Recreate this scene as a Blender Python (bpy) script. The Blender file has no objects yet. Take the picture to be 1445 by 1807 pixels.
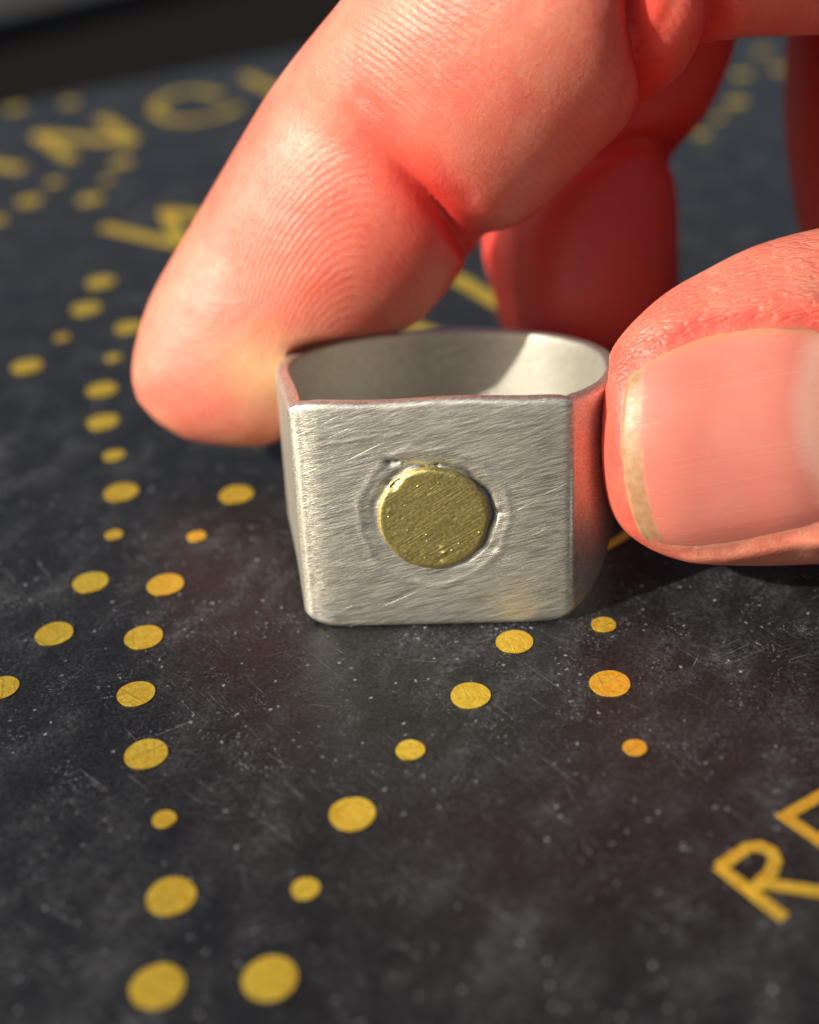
import bpy, bmesh, math, random
import numpy as np
from mathutils import Vector, Matrix
from mathutils.bvhtree import BVHTree

# one Blender unit is one centimetre
sc = bpy.context.scene
COL = sc.collection
sc.unit_settings.system = 'METRIC'
sc.unit_settings.scale_length = 0.01

# ------------------------------------------------------------------ camera
cam_d = bpy.data.cameras.new("camera")
cam = bpy.data.objects.new("camera", cam_d)
COL.objects.link(cam)
sc.camera = cam
RIGHT, UP, FWD = Vector((0.99824,-0.031603,-0.050185)), Vector((0.059306,0.531938,0.844704)), Vector((0,0.846193,-0.532876))
cam.matrix_world = Matrix.Translation((0, -5.86, 4.4)) @ Matrix((RIGHT, UP, -FWD)).transposed().to_4x4()
cam_d.sensor_fit = 'HORIZONTAL'
cam_d.sensor_width = 36.0
cam_d.lens = 36.0 * 2400 / 1445
cam_d.clip_start = 0.2
cam_d.clip_end = 3000
cam_d.dof.use_dof = True
cam_d.dof.focus_distance = 6.95
cam_d.dof.aperture_fstop = 0.27

# ------------------------------------------------------------------ light
SUN = Vector((-0.922, -0.387, 0)).normalized()
ELEV = math.radians(30)
sun_dir = Vector((SUN.x * math.cos(ELEV), SUN.y * math.cos(ELEV), math.sin(ELEV)))
world = bpy.data.worlds.new("World")
sc.world = world
world.use_nodes = True
wn = world.node_tree
sky = wn.nodes.new("ShaderNodeTexSky")
sky.sky_type = 'NISHITA'
sky.sun_disc = False
sky.sun_elevation = ELEV
sky.sun_rotation = math.atan2(SUN.x, SUN.y)
wn.links.new(sky.outputs[0], wn.nodes["Background"].inputs[0])
wn.nodes["Background"].inputs[1].default_value = 0.072
sky.dust_density = 5.0
sky.ozone_density = 0.6
sun_d = bpy.data.lights.new("sun", 'SUN')
sun_d.energy = 5.0
sun_d.angle = math.radians(0.53)
sun_d.color = (1.0, 0.91, 0.77)
sun = bpy.data.objects.new("sun", sun_d)
COL.objects.link(sun)
sun.location = sun_dir * 40
sun.rotation_euler = sun_dir.to_track_quat('Z', 'Y').to_euler()
sc.view_settings.view_transform = 'Standard'
sc.view_settings.look = 'None'
sc.view_settings.exposure = 0.24
sc.view_settings.gamma = 1.0
sc.cycles.use_denoising = True
sc.cycles.denoising_prefilter = 'ACCURATE'
sc.cycles.max_bounces = 8
sc.cycles.caustics_reflective = True
sc.cycles.blur_glossy = 0.6
sc.cycles.caustics_refractive = False
sc.cycles.sample_clamp_indirect = 6.0

# ------------------------------------------------------------------ helpers
def link(name, me, mat=None, parent=None, smooth=True):
    o = bpy.data.objects.new(name, me)
    COL.objects.link(o)
    if mat: me.materials.append(mat)
    if parent: o.parent = parent
    if smooth: me.polygons.foreach_set("use_smooth", [True] * len(me.polygons))
    return o

def mesh(name, V, Fs):
    me = bpy.data.meshes.new(name)
    me.from_pydata([tuple(v) for v in V], [], [tuple(f) for f in Fs])
    me.update()
    return me

class NT:
    """small node-graph writer"""
    def __init__(s, name):
        s.m = bpy.data.materials.new(name); s.m.use_nodes = True
        s.t = s.m.node_tree; s.n = s.t.nodes
        s.b = s.n["Principled BSDF"]; s.out = s.n["Material Output"]
        s.co = s.n.new("ShaderNodeTexCoord").outputs["Object"]
    def put(s, sock, v):
        if hasattr(v, "is_linked"): s.t.links.new(v, sock)
        elif v is not None:
            try: sock.default_value = v
            except Exception: sock.default_value = (*v, 1.0)
    def set(s, **kw):
        for k, v in kw.items(): s.put(s.b.inputs[k.replace("_", " ")], v)
    def math(s, op, a, b=None, c=None, clamp=False):
        n = s.n.new("ShaderNodeMath"); n.operation = op; n.use_clamp = clamp
        for i, v in enumerate((a, b, c)):
            if v is not None: s.put(n.inputs[i], v)
        return n.outputs[0]
    def mapping(s, v, scale=(1, 1, 1), rot=(0, 0, 0), loc=(0, 0, 0)):
        n = s.n.new("ShaderNodeMapping"); s.put(n.inputs["Vector"], v)
        n.inputs["Rotation"].default_value = rot; n.inputs["Location"].default_value = loc
        k = s.n.new("ShaderNodeMapping"); s.put(k.inputs["Vector"], n.outputs[0]); k.inputs["Scale"].default_value = scale
        return k.outputs[0]
    def noise(s, v, scale, detail=3, rough=.5, dist=0, out="Fac"):
        n = s.n.new("ShaderNodeTexNoise"); s.put(n.inputs["Vector"], v)
        n.inputs["Scale"].default_value = scale; n.inputs["Detail"].default_value = detail
        n.inputs["Roughness"].default_value = rough; n.inputs["Distortion"].default_value = dist
        return n.outputs[out]
    def voronoi(s, v, scale, feature='F1', out="Distance", rnd=1):
        n = s.n.new("ShaderNodeTexVoronoi"); n.feature = feature; s.put(n.inputs["Vector"], v)
        n.inputs["Scale"].default_value = scale; n.inputs["Randomness"].default_value = rnd
        return n.outputs[out]
    def rng(s, v, a, b, c=0., d=1., smooth=False):
        n = s.n.new("ShaderNodeMapRange"); s.put(n.inputs[0], v)
        if smooth: n.interpolation_type = 'SMOOTHSTEP'
        for i, x in enumerate((a, b, c, d)): s.put(n.inputs[i + 1], x)
        return n.outputs[0]
    def mix(s, f, a, b):
        n = s.n.new("ShaderNodeMix"); n.data_type = 'RGBA'
        s.put(n.inputs[0], f); s.put(n.inputs[6], a); s.put(n.inputs[7], b)
        return n.outputs[2]
    def attr(s, name):
        n = s.n.new("ShaderNodeAttribute"); n.attribute_name = name
        return n.outputs["Fac"]
    def bump(s, h, dist, strength=1., normal=None):
        n = s.n.new("ShaderNodeBump"); s.put(n.inputs["Height"], h)
        n.inputs["Distance"].default_value = dist; n.inputs["Strength"].default_value = strength
        if normal is not None: s.put(n.inputs["Normal"], normal)
        return n.outputs[0]

# ------------------------------------------------------------------ materials
def mat_board():
    s = NT("scuffed_black_print")
    co = s.co
    cloud = s.noise(co, .9, 6, .66)
    grime = s.noise(s.mapping(co, (1, .55, 1), (0, 0, .5)), 4.2, 6, .68)
    fine = s.noise(co, 26, 4, .65)
    g1 = s.math('MULTIPLY', s.rng(grime, .46, .75), s.rng(cloud, .42, .62))
    g1 = s.math('MULTIPLY', g1, s.rng(fine, .38, .68))
    # dust specks
    wco = s.n.new('ShaderNodeVectorMath'); wco.operation = 'ADD'
    wv = s.n.new('ShaderNodeVectorMath'); wv.operation = 'SCALE'; s.put(wv.inputs[0], s.noise(co, 38, 3, .7, out='Color')); wv.inputs['Scale'].default_value = .05
    s.put(wco.inputs[0], co); s.put(wco.inputs[1], wv.outputs[0]); wco = wco.outputs[0]
    v = s.voronoi(wco, 15)
    pick = s.noise(co, 7.3, 2)
    specks = s.math('MULTIPLY', s.rng(v, .16, .08), s.rng(pick, .48, .56))
    v2 = s.voronoi(wco, 46)
    specks2 = s.math('MULTIPLY', s.rng(v2, .30, .10), s.rng(s.noise(co, 3.1, 4, .7), .50, .64))
    # hairline scratches in a few directions
    scr = None
    for ang, sx, thr, seed in ((.62, 1.3, .73, 0), (-.5, 1.0, .735, 7), (.25, 1.7, .74, 13), (-1.1, 1.5, .75, 23), (1.3, 1.2, .75, 31), (.95, 1.0, .70, 41), (.78, 1.6, .70, 53), (-.3, 1.4, .71, 61)):
        m = s.mapping(co, (sx * 1.5, 85 if seed < 40 else 120, 1), (0, 0, ang), (seed, seed * 1.7, 0))
        l = s.rng(s.noise(m, 1.0, 2, .4), thr - .03, thr + .02)
        l = s.math('MULTIPLY', l, s.rng(s.noise(s.mapping(co, (1, 1, 1), (0, 0, 0), (seed * 2, 3, 0)), 1.4, 3), .50, .66))
        scr = l if scr is None else s.math('MAXIMUM', scr, l)
    scr = s.math('MULTIPLY', scr, s.rng(fine, .35, .6))
    haze = s.math('MULTIPLY', s.rng(s.noise(co, 44, 3, .7), .42, .72), s.rng(grime, .3, .62, .12, .6))
    g1 = s.math('ADD', s.math('MULTIPLY', g1, .8), s.math('MULTIPLY', haze, .5))
    dust = s.math('ADD', s.math('MULTIPLY', g1, .30), s.math('MULTIPLY', specks2, .5))
    dust = s.math('ADD', dust, s.math('MULTIPLY', scr, .42))
    dust = s.math('ADD', dust, s.math('MULTIPLY', specks, .6), clamp=True)
    base = s.mix(s.rng(cloud, .3, .7), (.0055, .0055, .0062), (.011, .011, .0122))
    col = s.mix(dust, base, (.37, .40, .44))
    rough = s.rng(s.math('ADD', s.math('MULTIPLY', grime, .6), s.math('MULTIPLY', fine, .4)), .3, .7, .26, .46)
    rough = s.math('ADD', rough, s.math('MULTIPLY', dust, .3))
    rough = s.math('ADD', rough, s.rng(cloud, .35, .65, -.05, .09))
    h = s.math('ADD', s.math('MULTIPLY', s.noise(co, 60, 3, .6), .6), s.math('MULTIPLY', scr, -.8))
    h = s.math('ADD', h, s.math('MULTIPLY', s.noise(co, 9, 3), 1.1))
    s.set(Base_Color=col, Roughness=rough, Normal=s.bump(h, .006, .55), Specular_IOR_Level=.38)
    return s.m

def mat_gold_foil():
    s = NT("gold_foil_print")
    co = s.n.new("ShaderNodeNewGeometry").outputs["Position"]
    cr = s.noise(co, 30, 4, .6, .6)
    vo = s.voronoi(s.mapping(co, (1, 1, 1)), 16, 'DISTANCE_TO_EDGE')
    wr = s.rng(vo, 0, .07)
    col = s.mix(s.rng(cr, .35, .65), (.92, .58, .035), (1.0, .78, .11))
    col = s.mix(s.math('MULTIPLY', s.rng(vo, .03, 0), .14), col, (.9, .66, .2))
    h = s.math('ADD', s.math('MULTIPLY', cr, .8), s.math('MULTIPLY', wr, .18))
    ln = None
    for k, (a, q) in enumerate(((.7, 0), (-.6, 5), (1.4, 9))):
        l = s.rng(s.noise(s.mapping(co, (2.2, 55, 1), (0, 0, a), (q, q, 0)), 1., 2, .4), .66, .71)
        ln = l if ln is None else s.math('MAXIMUM', ln, l)
    chip = s.rng(s.noise(co, 42, 3, .7), .66, .72)
    wear = s.math('MAXIMUM', s.math('MULTIPLY', ln, .55), s.math('MULTIPLY', chip, .8))
    col = s.mix(wear, col, (.10, .06, .02))
    patch = s.noise(co, 2.3, 3)
    col = s.mix(s.math('MULTIPLY', s.rng(patch, .4, .65), .35), col, (.80, .40, .03))
    s.set(Base_Color=col, Metallic=.7, Roughness=s.rng(cr, .3, .7, .28, .46), Normal=s.bump(h, .008, .6))
    return s.m

def mat_silver():
    s = NT("brushed_silver")
    co = s.co
    n1 = s.noise(s.mapping(co, (6, 110, 230), (0, .2, 0)), 1.0, 4, .62)
    n2 = s.noise(s.mapping(co, (5, 60, 210), (0, .42, 0), (3, 1, 8)), 1.0, 3, .6)
    n3 = s.noise(co, 90, 3, .7)
    gouge = s.rng(s.noise(s.mapping(co, (1.6, 20, 90), (0, .45, 0), (9, 4, 2)), 1.0, 2, .4), .70, .76)
    big = s.noise(co, 5, 3)
    h = s.math('ADD', s.math('MULTIPLY', n1, .9), s.math('MULTIPLY', n2, .6))
    h = s.math('ADD', h, s.math('MULTIPLY', n3, .45))
    h = s.math('SUBTRACT', h, s.math('MULTIPLY', gouge, .45))
    h = s.math('ADD', h, s.math('MULTIPLY', big, 1.2))
    grit = s.attr("grime")
    sp = s.rng(s.noise(co, 150, 2, .6), .60, .72)
    tone = s.mix(s.rng(s.math('ADD', s.math('MULTIPLY', n1, .6), s.math('MULTIPLY', n2, .4)), .40, .60), (.44, .44, .385), (.90, .89, .80))
    tone = s.mix(s.math('MULTIPLY', sp, .6), tone, (.97, .97, .94))  # pale grains paint the metal's sparkle into its base colour
    col = s.mix(grit, tone, (.10, .09, .085))
    h = s.math('ADD', h, s.math('MULTIPLY', s.noise(co, 130, 2, .6), .3))
    s.set(Base_Color=col, Metallic=1.0, Roughness=s.math('ADD', s.rng(n1, .3, .7, .43, .57), s.math('MULTIPLY', s.attr('polish'), .08)), Normal=s.bump(h, .0034, .7))
    return s.m

def mat_brass():
    s = NT("worn_gold")
    co = s.co
    n1 = s.noise(s.mapping(co, (5, 60, 120), (0, .55, 0)), 1.0, 4, .62)
    n3 = s.noise(co, 60, 3, .7)
    fl = s.rng(s.voronoi(s.mapping(co, (1, 1, 1.4)), 19), .16, .06)
    fl = s.math('MULTIPLY', fl, s.rng(s.noise(co, 11, 2), .5, .62))
    h = s.math('ADD', s.math('MULTIPLY', n1, .8), s.math('MULTIPLY', n3, .6))
    h = s.math('ADD', h, s.math('MULTIPLY', fl, 1.2))
    col = s.mix(s.rng(n3, .35, .65), (.50, .41, .13), (.82, .71, .30))
    s.set(Base_Color=col, Metallic=1.0, Roughness=s.rng(n1, .3, .7, .36, .54), Normal=s.bump(h, .0046, .7))
    return s.m

def mat_skin():
    s = NT("skin")
    co = s.co
    mott = s.noise(co, 2.6, 5, .68)
    fine = s.noise(co, 34, 4, .65)
    ph, rm = s.attr("phase"), s.attr("ridge")
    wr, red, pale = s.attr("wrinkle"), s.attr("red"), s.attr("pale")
    wob = s.math('ADD', s.math('MULTIPLY', s.noise(co, 14, 3, .6), 2.4), s.math('MULTIPLY', s.noise(co, 2.5, 2, .5), 8.0))
    rid = s.math('SINE', s.math('ADD', ph, wob))
    rid = s.math('MULTIPLY', rid, s.rng(s.noise(co, 48, 3, .7), .35, .6, .1, 1))
    rid = s.math('MULTIPLY', rid, s.math('MULTIPLY', rm, s.rng(s.noise(co, 3.0, 2), .3, .62, .35, 1)))
    lines = s.voronoi(s.mapping(co, (10, 30, 30), (0, .12, 0)), 1.0, 'DISTANCE_TO_EDGE')
    lines = s.math('MULTIPLY', s.rng(lines, 0, .2), wr)
    cells = s.rng(s.voronoi(co, 26, 'DISTANCE_TO_EDGE'), 0, .16)
    h = s.math('ADD', s.math('MULTIPLY', rid, .24), s.math('ADD', s.math('MULTIPLY', fine, .5), s.math('MULTIPLY', s.noise(co, 75, 3, .7), .3)))
    h = s.math('ADD', h, s.math('MULTIPLY', lines, .45))
    h = s.math('ADD', h, s.math('MULTIPLY', cells, .03))
    h = s.math('ADD', h, s.math('MULTIPLY', s.noise(co, 8, 3), .8))
    col = s.mix(s.rng(mott, .38, .62), (.70, .262, .18), (.69, .182, .13))
    col = s.mix(s.math('MULTIPLY', s.rng(rid, .2, .9), .3), col, (.88, .52, .42))
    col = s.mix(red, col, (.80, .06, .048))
    col = s.mix(pale, col, (.85, .55, .30))
    fleck = s.math('MULTIPLY', s.rng(s.voronoi(co, 24), .13, .05), s.rng(s.noise(co, 4.1, 2), .5, .6))
    col = s.mix(s.math('MULTIPLY', fleck, .4), col, (.92, .62, .5))  # pale flecks paint tiny specular highlights into the skin colour
    dry_glint = s.math('MULTIPLY', s.math('MULTIPLY', wr, s.rng(s.noise(s.mapping(co, (1, 2, 2)), 24, 4, .7), .56, .72)), .5)
    col = s.mix(dry_glint, col, (.9, .66, .55))  # dry scaly skin, with its white highlights put into the colour
    rough = s.rng(fine, .3, .7, .27, .44)
    s.set(Base_Color=col, Roughness=rough, Subsurface_Weight=.85, Subsurface_Radius=(1.0, .24, .12), Subsurface_Scale=.15,
          Specular_IOR_Level=.75, IOR=1.42, Normal=s.bump(h, .010, .9))
    return s.m

def mat_nail():
    s = NT("fingernail")
    co = s.co
    u = s.attr("along")          # 0 free edge .. 1 root
    v = s.attr("across")
    rg = s.noise(s.mapping(co, (1.3, 40, 40), (0, .14, 0)), 1.0, 3, .55)
    ww = s.noise(co, 5, 3)
    edge = s.rng(s.math('ADD', u, s.math('MULTIPLY', s.math('SUBTRACT', ww, .5), .03)), .092, .07)
    lun = s.rng(s.math('ADD', u, s.math('MULTIPLY', s.math('POWER', s.math('ABSOLUTE', s.math('SUBTRACT', v, .42)), 2.0), -.9)), (.68), .77)
    col = s.mix(s.rng(s.noise(co, 2.2, 3), .3, .7), (.62, .185, .145), (.68, .25, .20))
    col = s.mix(s.rng(rg, .64, .78, 0, .22), col, (.8, .5, .42))
    col = s.mix(s.math('MULTIPLY', lun, .55), col, (.74, .48, .38))
    col = s.mix(edge, col, s.mix(s.rng(s.noise(co, 22, 3), .35, .65), (.36, .19, .10), (.44, .27, .155)))
    side = s.math('MULTIPLY', s.rng(v, .09, .02), .7)
    col = s.mix(side, col, (.55, .27, .08))
    h = s.math('ADD', s.math('MULTIPLY', rg, 1.), s.math('MULTIPLY', s.noise(co, 50, 3), .3))
    s.set(Base_Color=col, Roughness=s.math('ADD', s.rng(rg, .3, .7, .19, .29), s.math('MULTIPLY', edge, .22)), Subsurface_Weight=.6, Subsurface_Radius=(1, .35, .2), Subsurface_Scale=.07,
          Normal=s.bump(h, .004, .5))
    return s.m

def mat_table():
    s = NT("dark_table")
    co = s.co
    a = s.noise(s.mapping(co, (.3, 1.6, 1), (0, 0, .4)), 1.0, 5, .6)
    f = s.noise(co, 14, 4, .6)
    col = s.mix(a, (.006, .005, .0045), (.012, .009, .008))
    s.set(Base_Color=col, Roughness=.9, Specular_IOR_Level=.06, Normal=s.bump(f, .02, .4))
    return s.m

def mat_grey():
    s = NT("grey_card")
    f = s.noise(s.co, 2.4, 4, .6)
    s.set(Base_Color=s.mix(f, (.028, .028, .028), (.05, .05, .05)), Roughness=.8, Specular_IOR_Level=.2)
    return s.m

M_board, M_foil, M_silver, M_brass = mat_board(), mat_gold_foil(), mat_silver(), mat_brass()
M_skin, M_nail, M_table = mat_skin(), mat_nail(), mat_table()

# ------------------------------------------------------------------ table and printed board
BT = 1.5                                       # board thickness
def slab(name, poly, z1, z0, r, mat, seg=4):
    bm = bmesh.new()
    a = [bm.verts.new((x, y, z1)) for x, y in poly]
    b = [bm.verts.new((x, y, z0)) for x, y in poly]
    bm.faces.new(a); bm.faces.new(b[::-1])
    n = len(poly)
    for i in range(n):
        bm.faces.new((a[i - 1], b[i - 1], b[i], a[i]))
    bmesh.ops.recalc_face_normals(bm, faces=bm.faces)
    top = [e for e in bm.edges if all(v.co.z > z1 - 1e-4 for v in e.verts)]
    bmesh.ops.bevel(bm, geom=top, offset=r, segments=seg, affect='EDGES', profile=.5)
    me = bpy.data.meshes.new(name); bm.to_mesh(me); bm.free()
    o = link(name, me, mat, smooth=False)
    return o
table = slab("table", [(-60, -40), (60, -40), (60, 60), (-60, 60)], -BT, -BT - 2.5, .3, M_table)
table["kind"] = "structure"
far = slab("grey_board", [(-20.245,27.433), (-10.926,17.097), (-4.922,23.476), (-1.815,26.751), (-5.06,30.552)], -1.0, -BT + .004, .22, mat_grey())
far["label"] = "plain blurred grey board lying past the far left corner of the black printed one"
far["category"] = "board"
E0, E1 = Vector((-4.697,10.999)), Vector((-0.564,13.313))
ed = (E1 - E0).normalized()
nb = Vector((ed.y, -ed.x))                      # towards the viewer
c0, c1 = E0 - ed * 9, E0 + ed * 19
board = slab("printed_board", [c1, c0, c0 + nb * 21, c1 + nb * 21], 0, -BT, .12, M_board)
board["label"] = "scuffed black board printed with gold dots and letters, lying under the ring and the hand"
board["category"] = "board"

# printed gold dots: x, y, radius
DOTS = [(-2.514,5.097,0.121),
    (-2.546,4.541,0.121),
    (-2.641,3.995,0.062),
    (-2.816,3.504,0.118),
    (-2.173,3.564,0.064),
    (-2.132,4.115,0.112),
    (-2.175,3.036,0.111),
    (-2.087,2.533,0.112),
    (-1.938,2.047,0.073),
    (-1.817,1.563,0.11),
    (-1.788,1.066,0.055),
    (-1.078,1.451,0.107),
    (-1.281,0.992,0.058),
    (-1.846,0.573,0.102),
    (-1.409,0.506,0.105),
    (-1.964,0.099,0.103),
    (-1.467,0.02,0.104),
    (-2.154,-0.339,0.091),
    (-1.443,-0.454,0.098),
    (-1.331,-0.912,0.105),
    (-1.19,-1.356,0.055),
    (-1.105,-1.815,0.106),
    (-0.535,-1.818,0.061),
    (-1.105,-2.277,0.109),
    (-0.661,-2.271,0.11),
    (-0.337,-1.394,0.105),
    (-0.063,-0.994,0.07),
    (0.249,-0.623,0.1),
    (0.509,-0.211,0.098),
    (0.992,-0.11,0.066),
    (0.949,-0.595,0.102),
    (0.992,-1.071,0.057),
    (-2.823,8.402,0.12),
    (-3.432,7.869,0.087),
    (-3.583,7.329,0.127),
    (-2.965,7.27,0.126),
    (-2.886,7.841,0.07),
    (-3.803,6.805,0.109),
    (-3.817,10.886,0.11),
    (-4.462,10.778,0.116),
    (3.912,9.28,0.114),
    (4.236,10.372,0.107),
    (3.598,8.729,0.073),
    (3.294,8.171,0.083),
    (4.731,10.519,0.108),
    (4.716,11.347,0.099)]
def disc_mesh():
    n = 40
    V = [(0, 0, .0035)] + [(math.cos(a) * (1 + .012 * math.sin(3 * a + 1)), math.sin(a) * (1 + .012 * math.sin(3 * a + 1)), z)
         for z in (.0035, .0) for a in [2 * math.pi * i / n for i in range(n)]]
    Fs = [(0, 1 + i, 1 + (i + 1) % n) for i in range(n)] + [(1 + i, 1 + n + i, 1 + n + (i + 1) % n, 1 + (i + 1) % n) for i in range(n)]
    me = mesh("gold_dot", V, Fs); me.materials.append(M_foil)
    return me
dm = disc_mesh()
random.seed(4)
for i, (x, y, r) in enumerate(DOTS):
    o = bpy.data.objects.new("gold_dot", dm)
    COL.objects.link(o); o.parent = board
    o.location = (x, y, .0015); o.scale = (r, r, 1); o.rotation_euler.z = random.uniform(0, 6)

def ribbon(bm, pts, w, z=.005):
    """a flat printed stroke of width w along pts, mitred"""
    P = [Vector(p) for p in pts]; n = len(P); L = []; Rr = []
    for i in range(n):
        d0 = (P[i] - P[i - 1]).normalized() if i else (P[1] - P[0]).normalized()
        d1 = (P[i + 1] - P[i]).normalized() if i < n - 1 else d0
        d = (d0 + d1).normalized(); nn = Vector((-d.y, d.x)); k = w / 2 / max(.35, d.dot(d0))
        L.append(P[i] + nn * k); Rr.append(P[i] - nn * k)
    va = [bm.verts.new((p.x, p.y, z)) for p in L]; vb = [bm.verts.new((p.x, p.y, z)) for p in Rr]
    wa = [bm.verts.new((p.x, p.y, .001)) for p in L]; wb = [bm.verts.new((p.x, p.y, .001)) for p in Rr]
    for i in range(n - 1):
        bm.faces.new((va[i], vb[i], vb[i + 1], va[i + 1]))
        bm.faces.new((va[i + 1], wa[i + 1], wa[i], va[i])); bm.faces.new((vb[i], wb[i], wb[i + 1], vb[i + 1]))
    bm.faces.new((va[0], wa[0], wb[0], vb[0])); bm.faces.new((vb[-1], wb[-1], wa[-1], va[-1]))
def letter(strokes, w, name="gold_letter"):
    bm = bmesh.new()
    for k, st in enumerate(strokes): ribbon(bm, st, w, .0045 + .0012 * k)
    bmesh.ops.recalc_face_normals(bm, faces=bm.faces)
    me = bpy.data.meshes.new(name); bm.to_mesh(me); bm.free()
    return link(name, me, M_foil, board, smooth=False)
def arcpts(p0, p1, bulge, n=14):
    """a bowl from p0 to p1 swelling sideways"""
    p0, p1 = Vector(p0), Vector(p1); d = p1 - p0; nn = Vector((d.y, -d.x))
    out = []
    for i in range(n + 1):
        a = math.pi * i / n
        f = max(0., min(1., math.sin(a))) ** .55
        out.append(p0 + d * (.5 - .5 * math.cos(a)) + nn * bulge * f)
    return out
# the word in the near right corner
Ra, Rb = Vector((1.213,-1.825)), Vector((1.419,-2.125))
Rm = Ra + (Rb - Ra) * .52
bowl = [Vector(q) for q in [(1.213,-1.825),(1.359,-1.737),(1.417,-1.731),(1.457,-1.764),(1.459,-1.822),(1.424,-1.883),(1.363,-1.937),(1.317,-1.98)]]
letter([[Ra, Rb], [Ra + (Rb - Ra) * .03] + bowl[1:], [Vector((1.36,-1.931)), Vector((1.658,-2.018))]], .058)
Ea, Eb = Vector((1.568,-1.565)), Vector((1.786,-1.867))
ea = Vector((1.755,-1.454)) - Ea
letter([[Ea + ea * 1.25, Ea, Eb, Eb + ea * 1.25], [Ea + (Eb - Ea) * .5, Ea + (Eb - Ea) * .5 + ea]], .058)
# the blurred far writing
letter([[(-3.963,9.619),(-3.382,8.604)], [(-4.003,9.627),(-2.76,9.127)], [(-3.328,10.161),(-2.799,9.134)]], .17)
letter([[Vector(q) for q in [(-1.961,10.786),(-2.281,11.11),(-2.552,11.041),(-2.732,10.704),(-2.704,10.264),(-2.487,9.896),(-2.184,9.811),(-1.903,9.958),(-1.705,10.291)]]], .13)
letter([[(-1.75,11.683),(-1.142,10.558)]], .17)
letter([[(-4.434,8.725),(-3.861,8.388)]], .17)
letter([[(-2.714,6.469),(-1.901,5.871)], [(-2.168,6.808),(-1.901,5.871)], [(-2.201,6.813),(-1.555,6.516)]], .15)
letter([[(0.482,4.762),(0.845,4.078)]], .16)
letter([[(0.042,3.912),(0.307,3.643)]], .12)
letter([[Vector(q) for q in [(1.056,0.591),(1.127,0.63),(1.214,0.698),(1.312,0.79),(1.398,0.899)]]], .06)

# ------------------------------------------------------------------ the ring
ring = bpy.data.objects.new("signet_ring", None)
COL.objects.link(ring)
ring.empty_display_size = .3
RX, RY, YAW, LEAN = 0.122, 0.034, math.radians(-3.6), math.radians(-6.8)
ring.location = (RX + .005, RY - .075, .004)
ring.rotation_euler = (LEAN, 0, YAW)
ring["label"] = "brushed silver signet ring with a round gold disc on its rectangular face"
ring["category"] = "ring"
RINGM = Matrix.Translation(ring.location) @ Matrix.Rotation(YAW, 4, 'Z') @ Matrix.Rotation(LEAN, 4, 'X')
HF, HB, DEP = .64, .42, 1.88

def catmull(P, k):
    P = np.array(P, float); out = []
    n = len(P)
    for i in range(n - 1):
        p0 = P[max(i - 1, 0)]; p1 = P[i]; p2 = P[i + 1]; p3 = P[min(i + 2, n - 1)]
        for j in range(k):
            t = j / k
            out.append(.5 * ((2 * p1) + (-p0 + p2) * t + (2 * p0 - 5 * p1 + 4 * p2 - p3) * t * t + (-p0 + 3 * p1 - 3 * p2 + p3) * t ** 3))
    out.append(P[-1])
    return np.array(out)

def outer_contour():
    """hand-filed, so the two flanks differ: starts mid-face, counter-clockwise seen from above"""
    R0 = .94; vc = DEP - R0
    def half(fl, shift, pull):
        face = [(x, .009 * max(0, (x - .38) / .28) ** 2 + pull * max(0, (x - .56) / .1) ** 2) for x in np.linspace(0, .660, 67)]
        b = face[-1]; c = np.array(fl[0]); m = np.array((b[0] + .05, b[1] + .004))
        cor = [tuple((1 - t) ** 2 * np.array(b) + 2 * t * (1 - t) * m + t * t * c) for t in np.linspace(0, 1, 9)[1:]]
        fl = fl + [(R0 * math.cos(a) + shift * (1 - a / (math.pi / 2)), vc + R0 * math.sin(a)) for a in np.linspace(.06, math.pi / 2, 9)]
        return face + cor + [tuple(q) for q in catmull(fl, 6)][1:]
    right_h = half([(.733, .06), (.805, .14), (.885, .26), (.945, .40), (.985, .57), (1.0, .76)], .055, 0)
    left_h = half([(.728, .075), (.752, .2), (.785, .36), (.824, .52), (.862, .68), (.888, .82)], -.035, .012)
    return np.array(right_h + [(-x, y) for x, y in left_h[1:-1]][::-1])
OC = outer_contour()
tang = np.roll(OC, -1, 0) - np.roll(OC, 1, 0)
tang /= np.linalg.norm(tang, axis=1)[:, None]
INN = np.stack([-tang[:, 1], tang[:, 0]], 1)    # inward
def halfheight(v): return HF + (HB - HF) * np.clip(v / DEP, 0, 1)

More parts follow.
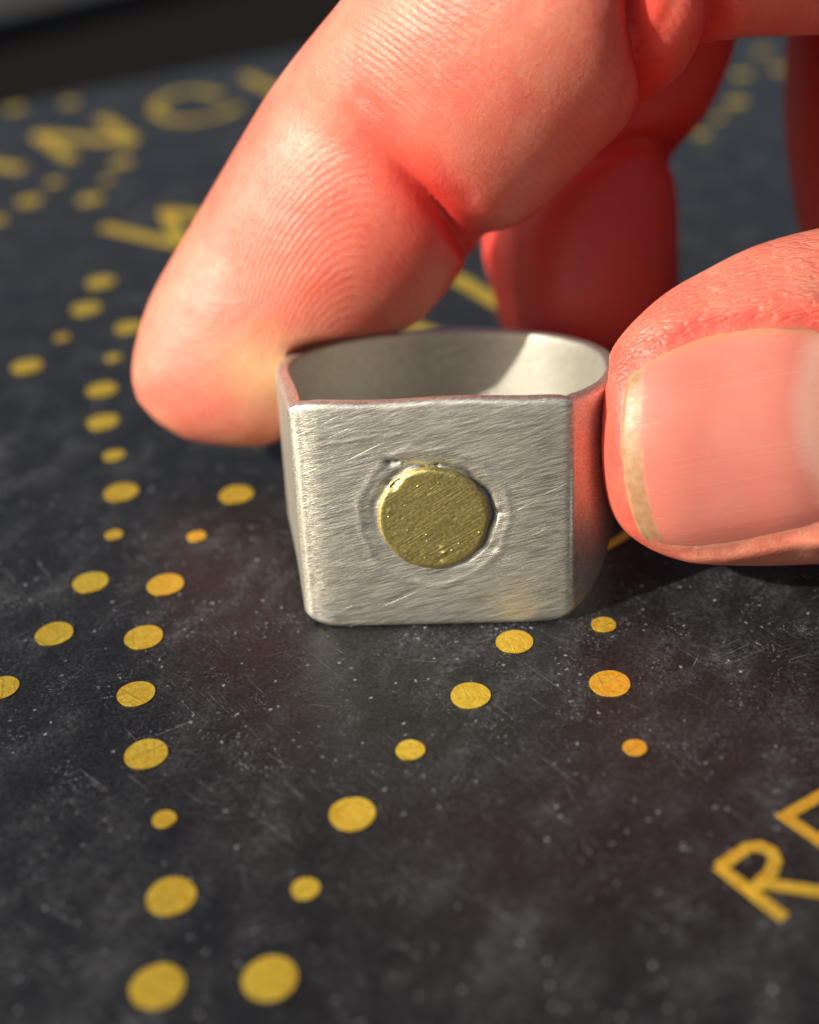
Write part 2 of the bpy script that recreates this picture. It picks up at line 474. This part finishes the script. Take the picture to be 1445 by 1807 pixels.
def ring_band():
    ncol = len(OC); TH = .085; re = .028
    rows = []                                  # (kind, offset inward, w as function)
    hh = halfheight(OC[:, 1])
    cr = np.clip((np.abs(OC[:, 0]) - .55) / .16, 0, 1) ** 2 * np.clip(1 - OC[:, 1] / .5, 0, 1)
    top = hh - .018 * cr + .005 * np.sin(OC[:, 0] * 8 + .5) * np.clip(1 - OC[:, 1] / .1, 0, 1)
    fv = np.clip((OC[:, 1] - .03) / np.where(OC[:, 0] > 0, .52, .62), 0, 1)
    bot = -hh + .05 * cr + np.where(OC[:, 0] > 0, .34 - .13 * np.clip((OC[:, 1] - .9) / .9, 0, 1), .21) * fv * fv * (3 - 2 * fv)
    NR = 110
    loops = []
    arc = [(re * (1 - math.cos(a)), re * (1 - math.sin(a))) for a in np.linspace(math.pi / 2, 0, 5)]   # (.., ..)
    # bottom rim outward then up the outer wall, over the top rim, down the inside
    ang = np.linspace(0, math.pi / 2, 5)
    for a in ang: loops.append((re * (1 - math.sin(a)), bot + re * (1 - math.cos(a)), 'e'))
    for k in range(1, NR): loops.append((0., (bot + re) + (top - bot - 2 * re) * k / NR, 'o'))
    for a in ang: loops.append((re * (1 - math.cos(a)), top - re * (1 - math.sin(a)), 'e'))
    for a in ang: loops.append((TH - re * .8 * (1 - math.sin(a)), top - re * .8 * (1 - math.cos(a)), 'e'))
    for k in range(1, 14): loops.append((TH + 0., (top - re) + (bot - top + 2 * re) * k / 14, 'i'))
    for a in ang: loops.append((TH - re * (1 - math.cos(a)), bot + re * (1 - math.sin(a)), 'e'))
    V = []; grime = []; pol = []
    rng = np.random.RandomState(3)
    for off, w, kind in loops:
        xy = OC + INN * off
        u = xy[:, 0]; v = xy[:, 1].copy(); g = np.zeros(ncol)
        if kind in 'oe' and off < TH * .7:
            f = (np.abs(OC[:, 0]) < .70) & (OC[:, 1] < .05)
            rr = np.hypot(u - DU, w - DW); th = np.arctan2(w - DW, u - DU)
            wob = .007 * np.sin(3 * th + 1) + .005 * np.sin(7 * th) + .005 * np.sin(13 * th + 2)
            depth = .6 + .6 * np.cos(th - .7) + .2 * np.sin(2 * th + 2)
            moat = .013 * np.exp(-((rr - .302 - wob) / .017) ** 2) * depth
            dish = .002 * np.exp(-((rr - .31) / .06) ** 2)
            lip = -.003 * np.exp(-((rr - .385 - wob) / .02) ** 2)
            scr = .0016 * np.sin(rr * 260 + 5 * th + 3 * np.sin(4 * th)) * np.exp(-((rr - .35) / .03) ** 2) * (.4 + .6 * np.cos(th * 2 - 4))
            pits = np.zeros(ncol)
            for (pu, pw, pr, pd) in PITS:
                pits += pd * np.exp(-(((u - pu) / pr) ** 2 + ((w - pw) / (pr * .6)) ** 2))
            wav = .006 * np.sin(2.1 * u + 1.3 * w + .4) + .004 * np.sin(5 * w + 2 * u)
            pill = .007 * np.clip((np.abs(w) - .42) / .22, 0, 1) ** 2 * np.clip((.70 - np.abs(u)) / .1, 0, 1)
            v = v + np.where(f, moat + dish + lip + scr + pits + wav + pill, 0)
            g = np.where(f, np.clip(.9 * np.exp(-((rr - .300 - wob) / .013) ** 2) * np.clip(depth - .2, 0, 1) + pits * 28, 0, 1), 0)
        V.append(np.stack([u, v, w + HF], 1)); grime.append(g); pol.append(np.full(ncol, 1. if kind == 'i' or off > TH * .8 else 0.))
    V = np.concatenate(V); grime = np.concatenate(grime)
    nl = len(loops); Fs = []
    for i in range(nl):
        j = (i + 1) % nl
        for c in range(ncol):
            d = (c + 1) % ncol
            Fs.append((i * ncol + c, i * ncol + d, j * ncol + d, j * ncol + c))
    me = mesh("band", V, Fs)
    a = me.attributes.new("grime", 'FLOAT', 'POINT'); a.data.foreach_set("value", grime.astype(np.float32))
    a = me.attributes.new('polish', 'FLOAT', 'POINT'); a.data.foreach_set('value', np.concatenate(pol).astype(np.float32))
    return link("band", me, M_silver, ring)
DU, DW = -.012, -.0
PITS = [(-.22, .315, .026, .022), (-.18, .318, .018, .018), (-.15, .31, .012, .014), (-.05, .275, .012, .016), (.02, .29, .010, .014), (-.22, .20, .014, .03), (.33, .02, .02, .01), (.29, -.18, .03, .008)]
ring_band()

def ring_disc():
    rad, hgt, nr, na = .281, .018, 44, 128
    rs = list(np.linspace(0, rad - .02, nr)) + [rad - .02 + .02 * math.sin(a) for a in np.linspace(0, math.pi / 2, 6)[1:]]
    hs = [hgt] * nr + [hgt - .010 * (1 - math.cos(a)) for a in np.linspace(0, math.pi / 2, 6)[1:]]
    rs += [rad + .004, rad + .01]; hs += [.0, -.05]
    rnd = np.random.RandomState(8); V = [(DU, -hgt, DW + HF)]; Fs = []
    dents = [(*(rnd.uniform(-.26, .26, 2)), rnd.uniform(.004, .009), rnd.uniform(-.006, .007)) for _ in range(22)]
    dents += [(rnd.uniform(-.12, .2), -.2 + rnd.uniform(-.03, .04), rnd.uniform(.005, .011), rnd.uniform(-.011, .010)) for _ in range(9)]
    dents += [(-.20, .20, .02, .035), (-.17, .225, .014, .03)]
    for k in range(1, len(rs)):
        for i in range(na):
            a = 2 * math.pi * i / na
            ro = rs[k] * (1 + .008 * math.sin(3 * a + .6) + .004 * math.sin(8 * a))
            u, w = ro * math.cos(a), ro * math.sin(a)
            d = 0
            if k < nr + 5:
                for (pu, pw, pr, pd) in dents:
                    q = ((u - pu) ** 2 + (w - pw) ** 2) / pr ** 2
                    if q < 9: d += pd * math.exp(-q)
                d += .0015 * math.sin(9 * u + 3) * math.sin(8 * w + 1)
            V.append((u + DU, -hs[k] + d, w + DW + HF))
    for i in range(na): Fs.append((0, 1 + i, 1 + (i + 1) % na))
    for k in range(len(rs) - 2):
        for i in range(na):
            j = (i + 1) % na; a = 1 + k * na
            Fs.append((a + i, a + na + i, a + na + j, a + j))
    return link("gold_disc", mesh("gold_disc", V, Fs), M_brass, ring)
ring_disc()

# ------------------------------------------------------------------ the hand
# finger cross-sections: centre, half-width vector, half-thickness vector
INDEX = [
    (-1.5,1.642,0.456,0.141,-0.067,-0.107,0.007,-0.14,0.097),
    (-1.37,1.672,0.503,0.296,-0.129,-0.204,0.008,-0.274,0.184),
    (-1.2,1.739,0.61,0.409,-0.188,-0.298,0.005,-0.369,0.239),
    (-1.034,1.838,0.823,0.452,-0.202,-0.32,-0.006,-0.427,0.26),
    (-0.718,1.902,1.112,0.541,-0.213,-0.339,-0.025,-0.474,0.258),
    (-0.429,1.902,1.413,0.6,-0.225,-0.357,-0.043,-0.519,0.254),
    (-0.194,1.908,1.722,0.613,-0.226,-0.359,-0.06,-0.546,0.241),
    (-0.076,1.906,1.907,0.577,-0.237,-0.376,-0.071,-0.547,0.236),
    (0.117,1.822,2.055,0.601,-0.268,-0.426,-0.088,-0.585,0.245),
    (0.367,1.745,2.308,0.619,-0.267,-0.424,-0.11,-0.628,0.235),
    (0.609,1.699,2.553,0.625,-0.268,-0.426,-0.135,-0.671,0.225),
    (0.851,1.661,2.795,0.595,-0.272,-0.432,-0.166,-0.709,0.218),
    (1.103,1.665,3.025,0.494,-0.286,-0.454,-0.206,-0.717,0.227),
    (1.436,1.7,3.174,0.374,-0.338,-0.537,-0.251,-0.709,0.272),
    (1.896,1.801,3.242,0.253,-0.385,-0.611,-0.285,-0.698,0.321),
    (2.714,2.043,3.251,0.105,-0.421,-0.669,-0.343,-0.709,0.393),
    (3.699,2.379,3.22,0.029,-0.449,-0.713,-0.426,-0.726,0.44),
    (4.81,2.792,3.126,-0.047,-0.426,-0.676,-0.398,-0.575,0.39)]
MIDDLE = [
    (1.32,2.267,0.229,0.274,-0.009,-0.014,-0.001,-0.143,0.072),
    (1.326,2.332,0.369,0.444,-0.016,-0.026,-0.002,-0.279,0.134),
    (1.327,2.447,0.609,0.529,-0.017,-0.027,-0.003,-0.365,0.163),
    (1.323,2.572,0.9,0.546,-0.007,-0.012,-0.002,-0.388,0.16),
    (1.331,2.694,1.187,0.54,0.003,0.004,0.001,-0.402,0.152),
    (1.371,2.803,1.454,0.495,0.024,0.038,0.008,-0.405,0.145),
    (1.467,2.847,1.637,0.414,-0.025,-0.04,-0.013,-0.402,0.121),
    (1.659,2.94,1.861,0.41,-0.042,-0.067,-0.025,-0.425,0.112),
    (1.808,3.039,2.111,0.406,-0.025,-0.039,-0.017,-0.447,0.107),
    (1.898,3.132,2.353,0.414,-0.032,-0.052,-0.026,-0.489,0.101),
    (2.103,3.237,2.613,0.534,-0.065,-0.103,-0.047,-0.531,0.088),
    (2.557,3.342,2.874,0.423,-0.233,-0.371,-0.195,-0.553,0.126),
    (3.242,3.278,2.96,0.234,-0.291,-0.462,-0.276,-0.551,0.208),
    (4.476,3.211,2.853,0.054,-0.314,-0.498,-0.342,-0.533,0.299)]
RINGF = [
    (1.147,2.845,0.171,0.311,-0.004,-0.007,-0,-0.144,0.069),
    (1.172,2.896,0.288,0.429,-0.014,-0.022,-0.002,-0.254,0.117),
    (1.182,3.029,0.575,0.511,-0.016,-0.026,-0.003,-0.332,0.14),
    (1.152,3.153,0.885,0.533,-0.006,-0.01,-0.002,-0.354,0.137),
    (1.225,3.303,1.217,0.511,-0.016,-0.026,-0.006,-0.379,0.129),
    (1.474,3.435,1.52,0.428,-0.034,-0.055,-0.017,-0.384,0.112),
    (1.806,3.635,1.931,0.385,-0.043,-0.069,-0.029,-0.408,0.096),
    (1.953,3.775,2.248,0.363,-0.053,-0.084,-0.043,-0.43,0.085),
    (2.355,3.957,2.631,0.476,-0.056,-0.089,-0.043,-0.473,0.071),
    (3.511,4.051,2.874,0.262,-0.233,-0.371,-0.248,-0.524,0.154),
    (4.736,3.715,2.715,0.06,-0.302,-0.48,-0.343,-0.535,0.294)]
LITTLE = [
    (3.314,3.114,0.447,0.282,-0.009,-0.014,-0.002,-0.148,0.062),
    (3.371,3.22,0.615,0.44,-0.014,-0.022,-0.004,-0.298,0.117),
    (3.372,3.489,1.044,0.507,-0.027,-0.043,-0.01,-0.399,0.13),
    (3.367,3.749,1.455,0.521,-0.027,-0.043,-0.012,-0.424,0.117),
    (3.393,3.944,1.86,0.521,-0.038,-0.06,-0.021,-0.439,0.097),
    (3.465,4.105,2.302,0.557,-0.049,-0.079,-0.03,-0.453,0.075),
    (3.73,4.191,2.626,0.495,-0.163,-0.259,-0.127,-0.48,0.058),
    (4.359,4.113,2.784,0.301,-0.258,-0.409,-0.269,-0.52,0.13),
    (5.221,3.895,2.626,0.064,-0.289,-0.458,-0.362,-0.528,0.282)]
THUMB = [
    (1.038,0.481,0.882,-0.011,-0.096,-0.153,-0.033,-0.2,0.128),
    (1.066,0.45,0.853,-0.016,-0.184,-0.293,-0.054,-0.317,0.203),
    (1.125,0.425,0.85,-0.018,-0.257,-0.408,-0.07,-0.383,0.244),
    (1.249,0.423,0.865,-0.027,-0.323,-0.512,-0.088,-0.432,0.276),
    (1.408,0.433,0.882,-0.031,-0.376,-0.597,-0.106,-0.463,0.297),
    (1.588,0.447,0.903,-0.037,-0.411,-0.653,-0.123,-0.476,0.307),
    (1.822,0.469,0.938,-0.05,-0.445,-0.707,-0.145,-0.488,0.318),
    (2.064,0.482,0.959,-0.052,-0.464,-0.737,-0.168,-0.5,0.326),
    (2.382,0.538,0.955,-0.053,-0.48,-0.762,-0.197,-0.509,0.334),
    (2.866,0.624,0.959,-0.055,-0.495,-0.786,-0.245,-0.529,0.35),
    (3.547,0.81,1.011,-0.058,-0.52,-0.826,-0.314,-0.557,0.373),
    (4.425,1.071,1.144,-0.061,-0.547,-0.869,-0.422,-0.61,0.414),
    (5.373,1.409,1.305,-0.066,-0.588,-0.933,-0.504,-0.614,0.422)]
PALM = [
    (4.121,3.089,3.034,-0.055,-0.497,-0.789,-0.382,-0.677,0.453),
    (4.795,2.92,2.766,-0.088,-0.791,-1.256,-0.58,-0.87,0.589),
    (5.629,2.635,2.313,-0.125,-1.122,-1.782,-0.713,-0.897,0.615),
    (7.539,2.84,2.264,-0.122,-1.093,-1.735,-0.784,-0.743,0.523),
    (9.42,2.924,2.21,-0.102,-0.915,-1.453,-0.767,-0.581,0.42),
    (11.345,3.017,2.17,-0.085,-0.762,-1.21,-0.748,-0.471,0.349)]

def tube(secs, sub=7, ring_n=40, ex=2.15):
    S = catmull(secs, sub)
    V = []; Fs = []
    for s in S:
        c, w, t = s[:3], s[3:6], s[6:9]
        for i in range(ring_n):
            a = 2 * math.pi * i / ring_n; ca, sa = math.cos(a), math.sin(a)
            V.append(c + w * math.copysign(abs(ca) ** (2 / ex), ca) + t * math.copysign(abs(sa) ** (2 / ex), sa))
    n = len(S)
    for k in range(n - 1):
        for i in range(ring_n):
            j = (i + 1) % ring_n
            Fs.append((k * ring_n + i, k * ring_n + j, (k + 1) * ring_n + j, (k + 1) * ring_n + i))
    # domed ends
    for k, nxt in ((0, 1), (n - 1, n - 2)):
        c = S[k][:3]; d = c - S[nxt * 2 if k == 0 and n > 3 else nxt][:3]; d = d / (np.linalg.norm(d) + 1e-9)
        r = min(np.linalg.norm(S[k][3:6]), np.linalg.norm(S[k][6:9]))
        V.append(c + d * r * .22); q = len(V) - 1
        for i in range(ring_n):
            j = (i + 1) % ring_n
            Fs.append((k * ring_n + j, k * ring_n + i, q) if k == 0 else (k * ring_n + i, k * ring_n + j, q))
    return V, Fs
AV, AF = [], []
for S in (INDEX, MIDDLE, RINGF, LITTLE, THUMB, PALM):
    v, f = tube(S); o = len(AV)
    AV += v; AF += [tuple(i + o for i in q) for q in f]
raw = mesh("hand_raw", AV, AF)
bm = bmesh.new(); bm.from_mesh(raw); bmesh.ops.recalc_face_normals(bm, faces=bm.faces); bm.to_mesh(raw); bm.free()
tmp = bpy.data.objects.new("hand_raw", raw); COL.objects.link(tmp)
md = tmp.modifiers.new("r", 'REMESH'); md.mode = 'VOXEL'; md.voxel_size = .034; md.use_smooth_shade = True
md = tmp.modifiers.new("s", 'SMOOTH'); md.factor = .5; md.iterations = 7
dg = bpy.context.evaluated_depsgraph_get()
hand_me = bpy.data.meshes.new_from_object(tmp.evaluated_get(dg))
hand_me.name = "hand"
bpy.data.objects.remove(tmp); bpy.data.meshes.remove(raw)
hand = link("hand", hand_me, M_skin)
hand["label"] = "bare hand pinching the silver ring between its index fingertip and thumb"
hand["category"] = "hand"

N = len(hand_me.vertices)
V = np.empty(N * 3, np.float32); hand_me.vertices.foreach_get("co", V); V = V.reshape(-1, 3).astype(float)
def normals():
    n = np.empty(N * 3, np.float32); hand_me.vertices.foreach_get("normal", n); return n.reshape(-1, 3).astype(float)
def store(): hand_me.vertices.foreach_set("co", V.astype(np.float32).ravel()); hand_me.update()
Nn = normals()
right, up, toward = np.array(RIGHT), np.array(UP), -np.array(FWD)
def near(secs):
    S = catmull(secs, 4); best = np.full(N, 9.)
    for s in S:
        r = (np.linalg.norm(s[3:6]) + np.linalg.norm(s[6:9])) / 2
        best = np.minimum(best, np.linalg.norm(V - s[:3], axis=1) / r)
    return best
own = np.argmin(np.stack([near(S) for S in (INDEX, MIDDLE, RINGF, LITTLE, THUMB, PALM)]), 0)
IO = np.array((-0.135,1.447,1.929))
def plane(o):
    d = V - o
    return np.stack([d @ right, d @ up], 1)
def seg_dist(Q, pts):
    best = np.full(len(Q), 9.)
    for a, b in zip(pts[:-1], pts[1:]):
        a, b = np.array(a), np.array(b); ab = b - a
        t = np.clip(((Q - a) @ ab) / (ab @ ab), 0, 1)
        best = np.minimum(best, np.linalg.norm(Q - (a + t[:, None] * ab), axis=1))
    return best
gau = lambda d, s: np.exp(-(d / s) ** 2)
front = np.clip(Nn @ toward * 1.6 + .5, 0, 1)
Q = plane(IO)
isI = (own == 0) * 1.0
phase = np.zeros(N); ridge = np.zeros(N); red = np.zeros(N); pale = np.zeros(N); wrin = np.zeros(N)
# index finger: joint folds
FOLD1 = [(-0.206,0.5),(-0.13,0.378),(0.022,0.211),(0.235,0.007),(0.417,-0.145),(0.63,-0.337)]
FOLD2 = [(1.313,0.709),(1.373,0.546),(1.441,0.444),(1.549,0.376)]
FOLD3 = [(1.711,0.763),(1.785,0.601),(1.82,0.452)]
d1, d2, d3 = seg_dist(Q, FOLD1), seg_dist(Q, FOLD2), seg_dist(Q, FOLD3)
along = Q @ np.array((.70, .714))
PADP = np.array([(1.603,0.519)][0])
deep1 = np.clip((Q[:, 0] - FOLD1[1][0] + .02) / .6, 0, 1)
disp = -(.03 * gau(d1, .018) + .055 * gau(d1, .034) + .016 * gau(d1, .12)) * deep1 * isI * front
disp += -(.11 * gau(d2, .05) + .06 * gau(d2, .15) + .12 * gau(d3, .06) - .07 * gau(np.linalg.norm(Q - PADP, axis=1), .2)) * isI * np.clip(front + .3, 0, 1)
# soft pads on either side of the fold
PAD1 = np.array([(-0.272,-0.578)][0]); PAD2 = np.array([(0.637,0.144)][0])
disp += isI * front * (.06 * gau(np.linalg.norm(Q - PAD1, axis=1), .55) + .05 * gau(np.linalg.norm(Q - PAD2, axis=1), .6))
FOLD1B = [(-0.009,0.393),(0.174,0.226),(0.387,0.074),(0.569,-0.078)]
disp += -.012 * gau(seg_dist(Q, FOLD1B), .03) * isI * front
red += isI * np.clip(.95 * gau(d1, .16) * deep1 + .6 * gau(d2, .14) + .6 * gau(d3, .12) + .35 * gau(np.linalg.norm(Q - PADP, axis=1), .45), 0, 1)
RED1 = np.array([(-0.399,-0.419)][0]); RED2 = np.array([(0.234,-0.281)][0])
red += isI * (.24 * gau(np.linalg.norm((Q - RED1), axis=1), .42) + .36 * gau(np.linalg.norm((Q - RED2), axis=1), .38))
PALE = np.array([(-0.589,-0.958)][0])
pale += isI * .85 * gau(np.linalg.norm((Q - PALE) * np.array((.8, 1.1)), axis=1), .22)
# ridges: loops round a core near the ring on the last pad, straight rows beyond the fold
CORE = np.array([(-0.122,-0.991)][0])
dq = Q - CORE
da = dq @ np.array((.20, .98)); dp = dq @ np.array((.98, -.20))
rr = np.hypot(dp, da * np.where(da > 0, .62, .7)) + .02 * np.sin(da * 4)
lam = .027
ph_d = rr / lam * 2 * math.pi
ph_p = (Q @ np.array((.56, .83)) + .05 * np.sin(Q[:, 0] * 3)) / .033 * 2 * math.pi
thr = np.array(FOLD1[2]) @ np.array((.70, .714))
beyond = along > (np.array(FOLD1[2]) @ np.array((.70, .714)))
phase = np.where(beyond, ph_p, ph_d)
ridge = isI * np.clip(Nn @ toward * 2 + .75, 0, 1) * (1 - gau(d1, .1)) * (1 - gau(along - thr, .07)) * np.where(beyond, .55, 1.0) * (.35 + .65 * np.clip(rr / .5, 0, 1)) * np.where(beyond, 1, np.clip(1.55 - da / .9, .3, 1))
# middle finger folds
MO = np.array((1.547,2.915,1.445))
QM = plane(MO); isM = (own == 1) * 1.0
FM = [(-0.555,-0.075),(-0.192,-0.021),(0.025,0.041),(0.297,0.012)]
dm_ = seg_dist(QM, FM)
disp += -(.05 * gau(dm_, .05) + .03 * gau(dm_, .14)) * isM * front
red += isM * (.85 + .4 * gau(dm_, .12))  # fold redness, plus the shade on this finger painted in as deep red
red += ((own == 2) | (own == 3)) * .8  # ring and little fingers: shade put into the skin colour as red
# thumb: nail bed, side folds, knuckle wrinkles
TO = np.array((1.566,-0.07,1.115))
QT = plane(TO); isT = (own == 4) * 1.0
NAIL_EDGE = [(-0.441,0.338),(-0.483,0.17),(-0.496,0.003),(-0.485,-0.165),(-0.449,-0.332),(-0.379,-0.486),(-0.265,-0.606)]
NAIL_TOP = [(-0.441,0.338),(-0.309,0.422),(-0.1,0.505),(0.151,0.542),(0.402,0.533),(0.57,0.478)]
NAIL_BOT = [(-0.265,-0.606),(-0.114,-0.617),(0.067,-0.597),(0.254,-0.555),(0.472,-0.5),(0.57,-0.458)]
NAIL_ROOT = [(0.57,0.478),(0.626,0.226),(0.64,0.003),(0.626,-0.248),(0.57,-0.458)]
poly = NAIL_EDGE + NAIL_BOT[1:] + NAIL_ROOT[::-1][1:] + NAIL_TOP[::-1][1:-1]
def inside(Qp, poly):
    r = np.zeros(len(Qp), bool); n = len(poly)
    for i in range(n):
        (x0, y0), (x1, y1) = poly[i - 1], poly[i]
        c = ((y0 > Qp[:, 1]) != (y1 > Qp[:, 1]))
        with np.errstate(divide='ignore', invalid='ignore'):
            xi = (x1 - x0) * (Qp[:, 1] - y0) / (y1 - y0 + 1e-12) + x0
        r ^= c & (Qp[:, 0] < xi)
    return r
ins = inside(QT, poly)
dt, db, dr, de = seg_dist(QT, NAIL_TOP), seg_dist(QT, NAIL_BOT), seg_dist(QT, NAIL_ROOT), seg_dist(QT, NAIL_EDGE)
dside = np.minimum(dt, dr)
bed = np.clip(np.minimum(np.minimum(dt, db), np.minimum(dr, de)) / .07 - .5, 0, 1)
nailV = V[(isT > 0)].copy(); 
# a smooth copy of the thumb surface for laying the nail on
bvh = BVHTree.FromPolygons([tuple(v) for v in V], [tuple(q.vertices) for q in hand_me.polygons])
tf = isT * np.clip(Nn @ toward * 3, 0, 1)
disp += tf * np.where(ins, -.035 * bed, .040 * gau(dside - .07, .09) * np.clip(de / .25, 0, 1))
disp += tf * (~ins) * .022 * gau(db - .03, .045) * np.clip(de / .2, 0, 1)
disp += -tf * (~ins) * .015 * gau(dt, .025) * np.clip(de / .25, 0, 1)
LOBE = gau(np.linalg.norm(Q - PADP, axis=1), .5) * isI
for k, a in enumerate((-.24, -.10, .05, .17)):
    ln = Q[:, 0] - PADP[0] - a - .35 * (Q[:, 1] - PADP[1]) - .05 * np.sin(Q[:, 1] * 6 + k)
    disp += -.016 * gau(ln, .018) * LOBE
wrin += isT * (~ins) * np.clip((QT[:, 1] - .15) / .3, 0, 1)
red += isT * np.clip(.55 * gau(dt, .09) + .45 * gau(de, .12) * (~ins), 0, .6)
TIPR = np.array([(-0.517,-0.1)][0])
red += isT * .28 * gau(np.linalg.norm((QT - TIPR) * np.array((1.4, .55)), axis=1), .14)
V += Nn * disp[:, None]
# flesh gives way where the ring presses into it
inv = np.array(RINGM.inverted()); M3 = np.array(RINGM)
def to_ring(): return (np.c_[V, np.ones(N)] @ inv.T)[:, :3]
L = to_ring()
cand = np.where((np.abs(L[:, 0]) < 1.1) & (L[:, 1] > -.1) & (L[:, 1] < 2.1) & (L[:, 2] < 1.5))[0]
if len(cand):
    q = L[cand, :2]; ocl = [tuple(a) for a in OC]
    inn = inside(q, ocl)
    w = L[cand, 2] - HF; h = halfheight(q[:, 1])
    for k in np.where(inn)[0]:
        dd = OC - q[k]; j = np.argmin((dd ** 2).sum(1))
        if abs(OC[j, 0]) < .66 and OC[j, 1] < .05: continue
        tgt = OC[j] - INN[j] * .006
        f = float(np.clip((h[k] + .10 - w[k]) / .10, 0, 1)); f = f * f * (3 - 2 * f)
        L[cand[k], :2] = q[k] + (tgt - q[k]) * f
    V[cand] = (np.c_[L[cand], np.ones(len(cand))] @ M3.T)[:, :3]
V[:, 2] = np.maximum(V[:, 2], .012)
store()
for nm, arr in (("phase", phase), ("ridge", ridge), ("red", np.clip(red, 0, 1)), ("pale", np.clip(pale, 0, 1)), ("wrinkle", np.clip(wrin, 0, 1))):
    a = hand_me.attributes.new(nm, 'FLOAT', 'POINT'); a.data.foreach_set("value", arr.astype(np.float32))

# thumb nail: a plate laid over the smooth thumb surface
def resample(P, n):
    P = np.array(P); P = catmull(P, 8); s = np.r_[0, np.cumsum(np.linalg.norm(np.diff(P, axis=0), axis=1))]
    t = np.linspace(0, s[-1], n); return np.stack([np.interp(t, s, P[:, k]) for k in range(P.shape[1])], 1)
def thumb_nail():
    na, nb_ = 60, 44
    top, bot, edge, root = resample(NAIL_TOP, na), resample(NAIL_BOT, na), resample(NAIL_EDGE, nb_), resample(NAIL_ROOT, nb_)
    VV = []; A = []; B = []
    for i in range(na):
        s = i / (na - 1)
        for j in range(nb_):
            t = j / (nb_ - 1)
            q = (1 - t) * top[i] + t * bot[i] + (1 - s) * edge[j] + s * root[j] - ((1 - s) * (1 - t) * top[0] + s * (1 - t) * top[-1] + (1 - s) * t * bot[0] + s * t * bot[-1])
            o = Vector(TO + right * q[0] + up * q[1] + toward * 2)
            hit = bvh.ray_cast(o, Vector(-toward))[0]
            if hit is None: hit = VV[-1]
            A.append(s); B.append(t); VV.append(Vector(hit))
    G_ = np.array(VV).reshape(na, nb_, 3)
    for _ in range(6):
        G2 = G_.copy(); G2[1:-1, 1:-1] = (G_[:-2, 1:-1] + G_[2:, 1:-1] + G_[1:-1, :-2] + G_[1:-1, 2:]) / 4; G_ = G2
    T_ = np.linspace(0, 1, nb_); S_ = np.linspace(0, 1, na)
    k = np.clip(np.minimum(T_, 1 - T_) / .14, 0, 1)[None, :] * np.clip((1 - S_) / .08, 0, 1)[:, None]
    G_ = G_ + (-.006 + .020 * k * k * (3 - 2 * k))[:, :, None] * toward
    VV = G_.reshape(-1, 3)
    Fs = [(i * nb_ + j, i * nb_ + j + 1, (i + 1) * nb_ + j + 1, (i + 1) * nb_ + j) for i in range(na - 1) for j in range(nb_ - 1)]
    me = mesh("nail", VV, Fs)
    bm = bmesh.new(); bm.from_mesh(me)
    bmesh.ops.recalc_face_normals(bm, faces=bm.faces)
    if sum((f.normal.dot(Vector(toward)) for f in bm.faces)) < 0: bmesh.ops.reverse_faces(bm, faces=bm.faces)
    bm.to_mesh(me); bm.free()
    for nm, arr in (("along", A), ("across", B)):
        a = me.attributes.new(nm, 'FLOAT', 'POINT'); a.data.foreach_set("value", np.array(arr, np.float32))
    o = link("nail", me, M_nail, hand)
    m = o.modifiers.new("thick", 'SOLIDIFY'); m.thickness = .03; m.offset = -1
    return o
thumb_nail()
